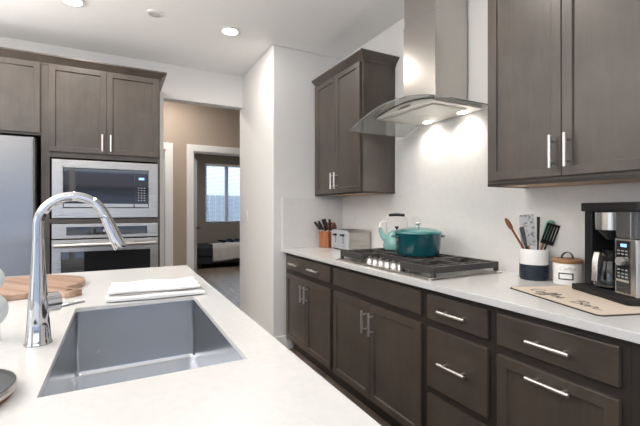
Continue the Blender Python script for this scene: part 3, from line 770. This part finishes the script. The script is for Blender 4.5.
# profile in (y,z) swept along x
Mx = Matrix(((0, 0, 1, 0), (1, 0, 0, 0), (0, 1, 0, .012), (0, 0, 0, 1)))
obj('shell', prism(arch_prof(TWW, TH - .012, .035), .016, TD - .014, Mx), STEEL, ts, smooth=True)
obj('end_panel', prism(arch_prof(TWW, TH - .012, .035), 0, .0158, Mx), mat('satin_light_panel', (.60, .62, .66), .35, .6), ts, bevel=.003)
obj('end_panel', prism(arch_prof(TWW, TH - .012, .035), TD - .0138, TD, Mx), STEEL, ts, bevel=.003)
for x in (.02, TD - .05):
    for y in (.02, TWW - .05): obj('foot', box(x, x + .03, y, y + .03, 0, .0119), BLACKPL, ts)
for y in (.045, .115, .160, .230): obj('bread_slot', box(.032, TD - .03, y - .011, y + .011, TH - .001, TH + .0008), BLACKMT, ts)
for y in (.08, .205):
    obj('lever_slot', box(-.0006, -.0001, y - .004, y + .004, .055, .140), BLACKMT, ts)
    obj('lever', box(-.022, -.0008, y - .022, y + .022, .122, .138), BLACKPL, ts, bevel=.003)
    obj('dial', tube([(-.0005, y, .045), (-.013, y, .045)], .013, 20), NICKEL, ts, smooth=True)
    obj('button', boxes((-.004, -.0005, y + .022, y + .032, .070, .080), (-.004, -.0005, y + .022, y + .032, .090, .100)), NICKEL, ts)

# knife block with knives
kb_rot = R(-62)
kbk = thing('knife_block', 'reddish brown wooden knife block in the far counter corner', 'knife block', (1.709, 3.104, ZT), kb_rot)
# local: +y is the back, slots face up and towards -x/-y ; profile in (y,z)
prof = [(-.062, .0), (.045, .0), (.078, .150), (.050, .205), (-.062, .165)]
obj('block', prism([(-.062, .0005), (.012, .0005), (.012, .125), (-.062, .150)], -.052, .052, Matrix(((0, 0, 1, 0), (1, 0, 0, 0), (0, 1, 0, 0), (0, 0, 0, 1)))), BLOCKW, kbk, bevel=.003)
obj('rear_block', prism([(.0125, .0005), (.052, .0005), (.092, .190), (.060, .228), (.0125, .180)], -.046, .046, Matrix(((0, 0, 1, 0), (1, 0, 0, 0), (0, 1, 0, 0), (0, 0, 0, 1)))), mat('darker_block_wood', (.16, .05, .025), .45), kbk, bevel=.003, label='darker rear half')
bpy.context.view_layer.update()
def knife(lx, ly, lz, tilt, side, L, label):
    k = thing('kitchen_knife', label, 'knife', (0, 0, 0), 0, 'knives in the knife block')
    Mloc = kbk.matrix_world @ Matrix.Translation((lx, ly, lz)) @ Matrix.Rotation(R(side), 4, 'Y') @ Matrix.Rotation(R(tilt), 4, 'X')
    k.matrix_world = Mloc
    obj('handle', prism([(-.0075, 0.012), (.0075, .012), (.009, L * .5), (.008, L - .006), (.003, L), (-.006, L), (-.010, L - .012), (-.0085, L * .5)], -.0075, .0075, Matrix(((1, 0, 0, 0), (0, 0, 1, 0), (0, 1, 0, 0), (0, 0, 0, 1)))), BLACKPL, k, bevel=.003)
    obj('bolster', box(-.008, .008, -.006, .006, 0.001, .0115), NICKEL, k, bevel=.001)
    return k
KL = ['black handled knife at the left of the knife block, leaning lowest', 'black handled knife second from left in the knife block', 'long black handled knife in the middle of the knife block', 'black handled knife right of middle in the knife block', 'black handled knife at the far right of the knife block', 'short black handled knife at the front of the knife block']
for k, (lx, ly, lz, tl, sd_, L) in enumerate([(-.040, -.044, .151, 14, -34, .105), (-.022, -.022, .145, 10, -27, .112), (.002, -.012, .142, 8, -18, .125), (.024, -.030, .149, 8, -11, .12), (.040, -.012, .142, 2, -3, .12), (-.008, -.050, .152, 22, -24, .09)]):
    knife(lx, ly, lz, tl, sd_, L, KL[k])

# utensil crock
cr = thing('utensil_crock', 'white and navy striped ceramic crock full of utensils', 'crock', (1.846, 1.203, ZT))
RC = .0655
obj('crock_body', lathe([(RC - .001, .076), (RC, .078), (RC, .148), (RC - .002, .152), (RC - .006, .152), (RC - .008, .148), (RC - .008, .078)], 48, cap=False), WHITEC, cr, smooth=True)
prof = [(0, .012), (RC - .008, .012), (RC - .008, .0765), (RC + .0002, .0765)]
for k in range(6):
    z1 = .074 - k * .0115; prof += [(RC + .0004, z1), (RC + .0004, z1 - .008), (RC - .001, z1 - .0095), (RC - .001, z1 - .0105)]
prof += [(RC - .003, .0005), (0, .0005)]
obj('crock_base', lathe(prof, 48), NAVYC, cr, smooth=True, label='ribbed navy lower half')
cw = Vector((1.846, 1.203, ZT))
VR = Vector((.885, -.465, 0)); VF = Vector((.465, .885, 0))    # directions along the counter as one stands facing the crock
def stick_frame(bx_, by_, tx, ty, tz):
    """base offset inside crock, tip offset: returns a matrix with +Z along the stick"""
    a = cw + VR * bx_ + VF * by_ + Vector((0, 0, .016)); b = cw + VR * tx + VF * ty + Vector((0, 0, tz))
    zax = (b - a).normalized(); xax = (VR - zax * VR.dot(zax)).normalized(); yax = zax.cross(xax)
    M = Matrix((xax, yax, zax)).transposed().to_4x4(); M.translation = a
    return M, (b - a).length
def utensil(name, label, cat, f): 
    M, L = stick_frame(*f); u = thing(name, label, cat, (0, 0, 0), 0, 'utensils in the crock'); u.matrix_world = M
    return u, L
def blade(w0, w1, z0, z1, t_, r=.012, n=6):
    """flat rounded blade in local xz"""
    pts_ = [(-w0 / 2, z0), (w0 / 2, z0), (w1 / 2, z1 - r)]
    for k in range(1, n + 1):
        a = R(90 * k / n); pts_.append((w1 / 2 - r + r * math.cos(a), z1 - r + r * math.sin(a)))
    for k in range(n + 1):
        a = R(90 + 90 * k / n); pts_.append((-w1 / 2 + r + r * math.cos(a), z1 - r + r * math.sin(a)))
    return prism(pts_, -t_ / 2, t_ / 2, Matrix(((1, 0, 0, 0), (0, 0, 1, 0), (0, 1, 0, 0), (0, 0, 0, 1))))
u, L = utensil('wooden_spoon', 'red brown wooden spoon leaning left out of the crock', 'spoon', (.035, .012, -.135, .012, .300))
obj('spoon_handle', tube([(0, 0, 0), (0, 0, L - .06)], .0055, 12), SPOONW, u, smooth=True)
o = obj('spoon_bowl', lathe([(0, -.036)] + [(.017 * math.cos(R(a)), .036 * math.sin(R(a))) for a in range(-75, 76, 15)] + [(0, .036)], 24), SPOONW, u, smooth=True, loc=(0, 0, L - .030)); o.scale = (.72, .35, 1)
u, L = utensil('slotted_turner', 'dark grey narrow spatula at the left of the crock, beside the wooden spoon', 'spatula', (-.014, -.018, -.072, -.018, .262))
obj('turner_handle', tube([(0, 0, 0), (0, 0, L * .6)], .005, 12), BLACKPL, u, smooth=True)
obj('turner_blade', blade(.014, .024, L * .6, L, .003), mat('grey_nylon', (.10, .10, .10), .5), u)
u, L = utensil('patterned_spatula', 'white spatula with grey printed pattern in the middle of the crock', 'spatula', (.0, .030, -.024, .030, .322))
obj('spatula_handle', tube([(0, 0, 0), (0, 0, L - .16)], .006, 12), LIDW, u, smooth=True)
obj('spatula_blade', blade(.072, .080, L - .16, L, .005, .01), PATT, u, bevel=.001)
u, L = utensil('serving_fork', 'thin dark handled tool upright right of the patterned spatula', 'kitchen tool', (.018, .0, .022, -.002, .312))
obj('tool_handle', tube([(0, 0, .0), (0, 0, L * .55), (0, 0, L * .62), (0, 0, L)], [.004, .004, .006, .0075], 12), BLACKPL, u, smooth=True)
u, L = utensil('silicone_spatula', 'mint green silicone spatula leaning right in the crock', 'spatula', (.014, .042, .072, -.030, .295))
obj('spatula_handle', tube([(0, 0, 0), (0, 0, L - .08)], .006, 12), LIDW, u, smooth=True)
obj('spatula_head', blade(.030, .046, L - .105, L, .010, .02), MINT, u, bevel=.002)
u, L = utensil('slotted_spatula', 'black slotted spatula leaning right over the canister', 'spatula', (.0, -.008, .076, -.042, .276))
obj('spatula_handle', tube([(0, 0, 0), (0, 0, L - .10)], .005, 12), BLACKPL, u, smooth=True)
bm = bmesh.new(); z0_, z1_, wd = L - .105, L, .066
for k in range(5):
    xx = -wd / 2 + k * (wd - .008) / 4
    add_box(bm, xx, xx + .008, -.0015, .0015, z0_ + .02, z1_ - .012)
add_box(bm, -wd / 2, wd / 2, -.0015, .0015, z1_ - .0121, z1_); add_box(bm, -wd / 2, wd / 2, -.0015, .0015, z0_, z0_ + .0201)
obj('spatula_blade', bm, BLACKPL, u)

# canister
cn = thing('coffee_canister', 'white canister with wooden lid between the crock and coffee maker', 'canister', (1.853, 1.045, ZT))
RN = .0585
obj('canister_body', lathe([(0, .0005), (RN - .003, .0005), (RN, .004), (RN, .098), (RN - .002, .101), (0, .101)], 48), WHITEC, cn, smooth=True)
obj('wooden_lid', lathe([(0, .1015), (RN + .003, .1015), (RN + .004, .105), (RN + .004, .117), (RN + .001, .120), (0, .120)], 48), LIDW, cn, smooth=True)
hv = Vector((.80, -.60, 0))
bm = bmesh.new(); prev = None; rowsl = []
for k in range(13):
    a = PI * k / 12; c_ = hv * (.026 * math.cos(a)); z_ = .1205 + .030 * math.sin(a); pv = Vector((.6, .8, 0)) * .007
    ii = hv * (.023 * math.cos(a)); zi = .1205 + .027 * math.sin(a)
    rowsl.append([bm.verts.new((c_ + pv) + Vector((0, 0, z_))), bm.verts.new((c_ - pv) + Vector((0, 0, z_))), bm.verts.new((ii - pv) + Vector((0, 0, zi))), bm.verts.new((ii + pv) + Vector((0, 0, zi)))])
for a, b in zip(rowsl, rowsl[1:]):
    for k in range(4): bm.faces.new((a[k], a[(k + 1) % 4], b[(k + 1) % 4], b[k]))
obj('lid_handle', bm, BLACKMT, cn, label='black leather strap handle')
front = Vector((-.87, -.49, 0)).normalized(); fa = math.atan2(front.y, front.x)
def wrap(bm, z0, rad):
    """bend local (x right, z up) flat mesh round the canister front"""
    for v in bm.verts:
        a = fa + v.co.x / RN; r_ = rad - v.co.y
        v.co = Vector((r_ * math.cos(a), r_ * math.sin(a), z0 + v.co.z))
    return bm
bm = bmesh.new()
for i in range(8):
    for (za, zb_) in ((0, .005), (.026, .031)): add_box(bm, -.036 + i * .0075, -.0285 + i * .0075, -.0012, .0002, za, zb_)
for xx in (-.036, .019): add_box(bm, xx, xx + .005, -.0012, .0002, .005, .026)
obj('label_holder', wrap(bm, .028, RN), BLACKMT, cn, label='black metal label frame')
bm = xf(text_bm('Coffee', .026, .3), Matrix.Rotation(R(90), 4, 'X'))
obj('lettering', wrap(bm, .078, RN), GREYINK, cn, label='grey lettering')

# drying mat with script words
ang = math.atan2(-.44, -.15)
mt = thing('counter_mat', 'cream coffee bar mat with dark border under the coffee maker', 'mat', (1.530, 1.117, ZT), ang)
# local: +x along the front edge (left to right), +y towards the wall
ML, MW = .465, .385
obj('mat_border', prism(rrect(0, ML, 0, MW, .022, 6), .0004, .0035), mat('mat_border_brown', (.055, .042, .036), .9), mt)
obj('mat_field', prism(rrect(.007, ML - .007, .007, MW - .007, .017, 6), .0036, .0046), MATF, mt)
def script(strokes, w=.0032):
    bm = bmesh.new()
    for st in strokes:
        # smooth with catmull-rom
        P = [Vector((a, b, 0)) for a, b in st]; out = []
        for i in range(len(P) - 1):
            p0, p1, p2, p3 = P[max(i - 1, 0)], P[i], P[i + 1], P[min(i + 2, len(P) - 1)]
            for k in range(5):
                t_ = k / 5; out.append(.5 * ((2 * p1) + (p2 - p0) * t_ + (2 * p0 - 5 * p1 + 4 * p2 - p3) * t_ ** 2 + (3 * p1 - p0 - 3 * p2 + p3) * t_ ** 3))
        out.append(P[-1]); prevv = None
        for i, q in enumerate(out):
            d_ = (out[min(i + 1, len(out) - 1)] - out[max(i - 1, 0)])
            if d_.length < 1e-7: continue
            nn = Vector((-d_.y, d_.x, 0)).normalized() * w * .5 * (.7 + .5 * abs(d_.normalized().y))
            pair = (bm.verts.new(q + nn), bm.verts.new(q - nn))
            if prevv: bm.faces.new((prevv[0], prevv[1], pair[1], pair[0]))
            prevv = pair
    return bm
def lowc(x): return [(x + .75, .8), (x + .5, 1.0), (x + .15, .8), (x + .05, .4), (x + .25, .02), (x + .6, .05), (x + .95, .35)]
def lowo(x): return [(x + .05, .4), (x + .45, 1.0), (x + .12, .8), (x + .05, .3), (x + .35, .0), (x + .7, .3), (x + .72, .75), (x + .45, .98), (x + .75, .85), (x + 1.05, .8)]
def lowf(x): return [(x, .4), (x + .35, .8), (x + .62, 1.7), (x + .5, 2.1), (x + .32, 1.7), (x + .2, .5), (x + .05, -.8), (x + .15, -1.1), (x + .32, -.7), (x + .2, .0), (x + .45, .25), (x + .75, .4)]
def lowe(x): return [(x, .35), (x + .45, .6), (x + .62, .85), (x + .42, 1.0), (x + .18, .7), (x + .15, .3), (x + .4, .0), (x + .85, .35)]
def lowa(x): return [(x + .72, .85), (x + .4, 1.0), (x + .1, .6), (x + .15, .1), (x + .4, .05), (x + .68, .5), (x + .75, .95), (x + .68, .3), (x + .8, .02), (x + 1.1, .35)]
def lowr(x): return [(x, .35), (x + .25, .95), (x + .35, 1.05), (x + .4, .85), (x + .7, .85), (x + .62, .3), (x + .8, .02), (x + 1.5, .4)]
def capb(x): return [(x + .2, 2.0), (x + .15, 1.0), (x + .05, .0), (x + .5, .0), (x + .9, .35), (x + .8, .85), (x + .3, 1.05), (x + .8, 1.3), (x + .85, 1.8), (x + .4, 2.1), (x - .3, 1.9), (x - .6, 1.6)]
def capc(x): return [(x + 1.0, 1.7), (x + .8, 2.0), (x + .3, 1.8), (x + .0, 1.0), (x + .2, .2), (x + .6, .0), (x + 1.1, .4)]
word = [capc(0), lowo(1.1), lowf(2.1), lowf(2.8), lowe(3.5), lowe(4.25), capb(6.6), lowa(7.7), lowr(8.75)]
for part in (word[:6], word[6:]):
  bm = script(part, .15)
  sxx = .345 / 10.2
  xf(bm, Matrix.Translation((.062, .056, .0048)) @ Matrix.Diagonal((sxx, sxx * .82, 1, 1)))
  o = obj('script_word', bm, INK, mt, label='dark brown script lettering'); so = o.modifiers.new('thickness', 'SOLIDIFY'); so.thickness = .0003; so.offset = 1

# coffee maker
cma = math.atan2(-.89, -.457)
cm = thing('coffee_maker', 'black and stainless coffee maker with carafe on the mat', 'coffee maker', (1.743, .972, ZT + .0048), cma)
# local: x along the front from left (far) to right (near), y from front to the wall side
CW, CD = .315, .197
obj('base', prism(rrect(0, CW, 0, CD, .018, 5), .0004, .024), BLACKPL, cm, bevel=.004)
obj('back_column', box(.0465, .208, .150, CD, .0245, .335), BLACKPL, cm, bevel=.004)
obj('side_column', box(.002, .046, .062, CD, .0245, .335), BLACKPL, cm, bevel=.004)
obj('top_cover', prism(rrect(.002, CW - .004, .040, CD, .016, 5), .3355, .372), BLACKPL, cm, bevel=.005)
obj('brew_basket', lathe([(0, .262), (.056, .262), (.056, .332), (0, .332)], 40), STEELV, cm, loc=(.118, .092, 0), smooth=True)
obj('drip_cone', lathe([(0, .222), (.016, .222), (.046, .258), (.046, .2615), (0, .2615)], 32), BLACKPL, cm, loc=(.118, .092, 0), smooth=True)
obj('warming_plate', lathe([(0, .0245), (.060, .0245), (.060, .028), (0, .028)], 40), BLACKMT, cm, loc=(.128, .082, 0), smooth=True)
tw_ = obj('control_tower', box(.212, CW - .004, .030, CD, .0245, .235), STEELV, cm, bevel=.004)
pn = obj('control_panel', box(.222, .284, .0275, .0297, .036, .228), BLACKGL, cm, bevel=.001)
obj('display', box(.244, .272, .0268, .0273, .205, .217), SCREEN, pn)
obj('dial', tube([(.252, .027, .152), (.252, .012, .152)], .0155, 24), NICKEL, pn, smooth=True)
for r_, zz in enumerate((.190, .178, .120, .106, .094)):
    for xx in (.230, .248, .266):
        obj('button', box(xx, xx + .011, .0266, .0273, zz - .002, zz + .003), BTN, pn)
obj('steel_band', box(.224, .282, .0266, .0273, .076, .084), NICKEL, pn)
obj('rear_panel', box(.2085, CW - .004, CD - .045, CD, .2365, .3345), BLACKPL, cm)
obj('water_reservoir', box(.210, CW - .006, .034, CD - .0455, .2365, .3345), TINT, cm, bevel=.006, label='clear smoky water tank')
# carafe (lifts out of the machine)
ca = thing('coffee_carafe', 'glass coffee carafe with steel handle inside the coffee maker', 'carafe', (0, 0, 0))
ca.matrix_world = Matrix.Translation((1.743, .972, ZT + .0048)) @ Matrix.Rotation(cma, 4, 'Z') @ Matrix.Translation((.128, .080, .0285))
obj('glass_body', lathe([(0, .0005), (.050, .0005), (.056, .006), (.056, .050), (.048, .085), (.040, .110), (.038, .110), (.046, .084), (.0535, .050), (.0535, .008), (.048, .004), (0, .004)], 40), GLASS, ca, smooth=True)
obj('coffee', lathe([(0, .0045), (.048, .0045), (.053, .009), (.053, .040), (0, .040)], 40), mat('dark_coffee', (.012, .008, .006), .1), ca, smooth=True)
obj('collar', lathe([(0, .1105), (.042, .1105), (.044, .116), (.043, .138), (.030, .150), (0, .152)], 36), BLACKPL, ca, smooth=True)
hdv = Vector((.40, -.92, 0)).normalized()
hp = [hdv * .040 + Vector((0, 0, .132)), hdv * .062 + Vector((0, 0, .150)), hdv * .088 + Vector((0, 0, .145)), hdv * .100 + Vector((0, 0, .115)), hdv * .103 + Vector((0, 0, .07)), hdv * .104 + Vector((0, 0, .035))]
bm = bmesh.new(); side = Vector((-hdv.y, hdv.x, 0)); prevr = None; rws = []
for i, p_ in enumerate(hp):
    d_ = (hp[min(i + 1, len(hp) - 1)] - hp[max(i - 1, 0)]).normalized(); nn = side.cross(d_).normalized()
    rws.append([bm.verts.new(p_ + side * a * .011 + nn * b * .005) for a, b in ((1, 1), (-1, 1), (-1, -1), (1, -1))])
for a, b in zip(rws, rws[1:]):
    for k in range(4): bm.faces.new((a[k], a[(k + 1) % 4], b[(k + 1) % 4], b[k]))
bm.faces.new(rws[0]); bm.faces.new(rws[-1])
o = obj('handle', bm, STEELV, ca, smooth=True, bevel=.003, label='curved steel handle')

# wall outlet and light switch
def plate(name, label, loc, rz, kind):
    p_ = thing(name, label, 'wall switch' if kind == 's' else 'outlet', loc, rz)
    obj('cover_plate', box(-.036, .036, -.005, -.0003, -.058, .058), TRIM if kind == 's' else SPLASH, p_, bevel=.002)
    if kind == 's': obj('rocker', box(-.016, .016, -.009, -.0052, -.033, .033), WHITEC, p_, bevel=.002)
    else:
        for z_ in (-.022, .022):
            obj('socket', box(-.014, .014, -.0065, -.0052, z_ - .014, z_ + .014), SPLASH, p_, bevel=.002)
plate('light_switch', 'white rocker light switch on the wall return by the doorway', (XP - .0003, 3.98, 1.19), R(-90), 's')
plate('wall_outlet', 'white outlet on the backsplash above the toaster', (XW - .0135, 2.985, 1.185), R(-90), 'o')

# ------------------------------------------------------------------ bedroom
bd_ = thing('bed', 'low bed with dark bedding under the bedroom window', 'bed', (1.46, 8.32, 0))
BL, BW = 2.0, .95
obj('frame', boxes((0, BL, 0, BW, .10, .24)), BEDDK, bd_, bevel=.01)
for x in (.04, BL - .1):
    for y in (.04, BW - .1): obj('leg', box(x, x + .06, y, y + .06, 0, .0999), BLACKPL, bd_)
obj('mattress', box(.01, BL - .01, .01, BW - .01, .2405, .47), BEDDK, bd_, bevel=.05, seg=4)
def drape(x0, x1, y0, y1, ztop, hang, seed, amp=.02):
    rnd = random.Random(seed); bm = bmesh.new(); nx, ny = 26, 20; g = []
    ph = [rnd.uniform(0, 6) for _ in range(5)]
    tot = (y1 - y0) + hang
    for i in range(nx + 1):
        row = []
        for j in range(ny + 1):
            s = tot * j / ny; x = x0 + (x1 - x0) * i / nx
            wv = amp * (math.sin(x * 13 + ph[0]) + .6 * math.sin(x * 23 + s * 8 + ph[1]))
            if s < hang: y, z_ = y0 - .012 - abs(wv) * .5, ztop - (hang - s) + .02 * math.sin(x * 6 + ph[2])
            else: y, z_ = y0 + (s - hang), ztop + .015 + abs(wv)
            row.append(bm.verts.new((x, y, z_)))
        g.append(row)
    for i in range(nx):
        for j in range(ny): bm.faces.new((g[i][j], g[i + 1][j], g[i + 1][j + 1], g[i][j + 1]))
    return bm
o = tag(obj('throw_blanket', drape(.32, 1.5, 0, .40, .480, .32, 4), mat('white_throw', (.60, .59, .58), .95), smooth=True, loc=(1.46, 8.32, 0)), 'white throw blanket hanging over the front of the bed', 'blanket')
o.modifiers.new('thickness', 'SOLIDIFY').thickness = .006
o = tag(obj('duvet', drape(.62, 1.95, .46, .90, .530, .0, 9, .035), NAVYF, smooth=True, loc=(1.46, 8.32, -.035)), 'rumpled navy duvet on the bed under the window', 'duvet')
o.modifiers.new('thickness', 'SOLIDIFY').thickness = .02
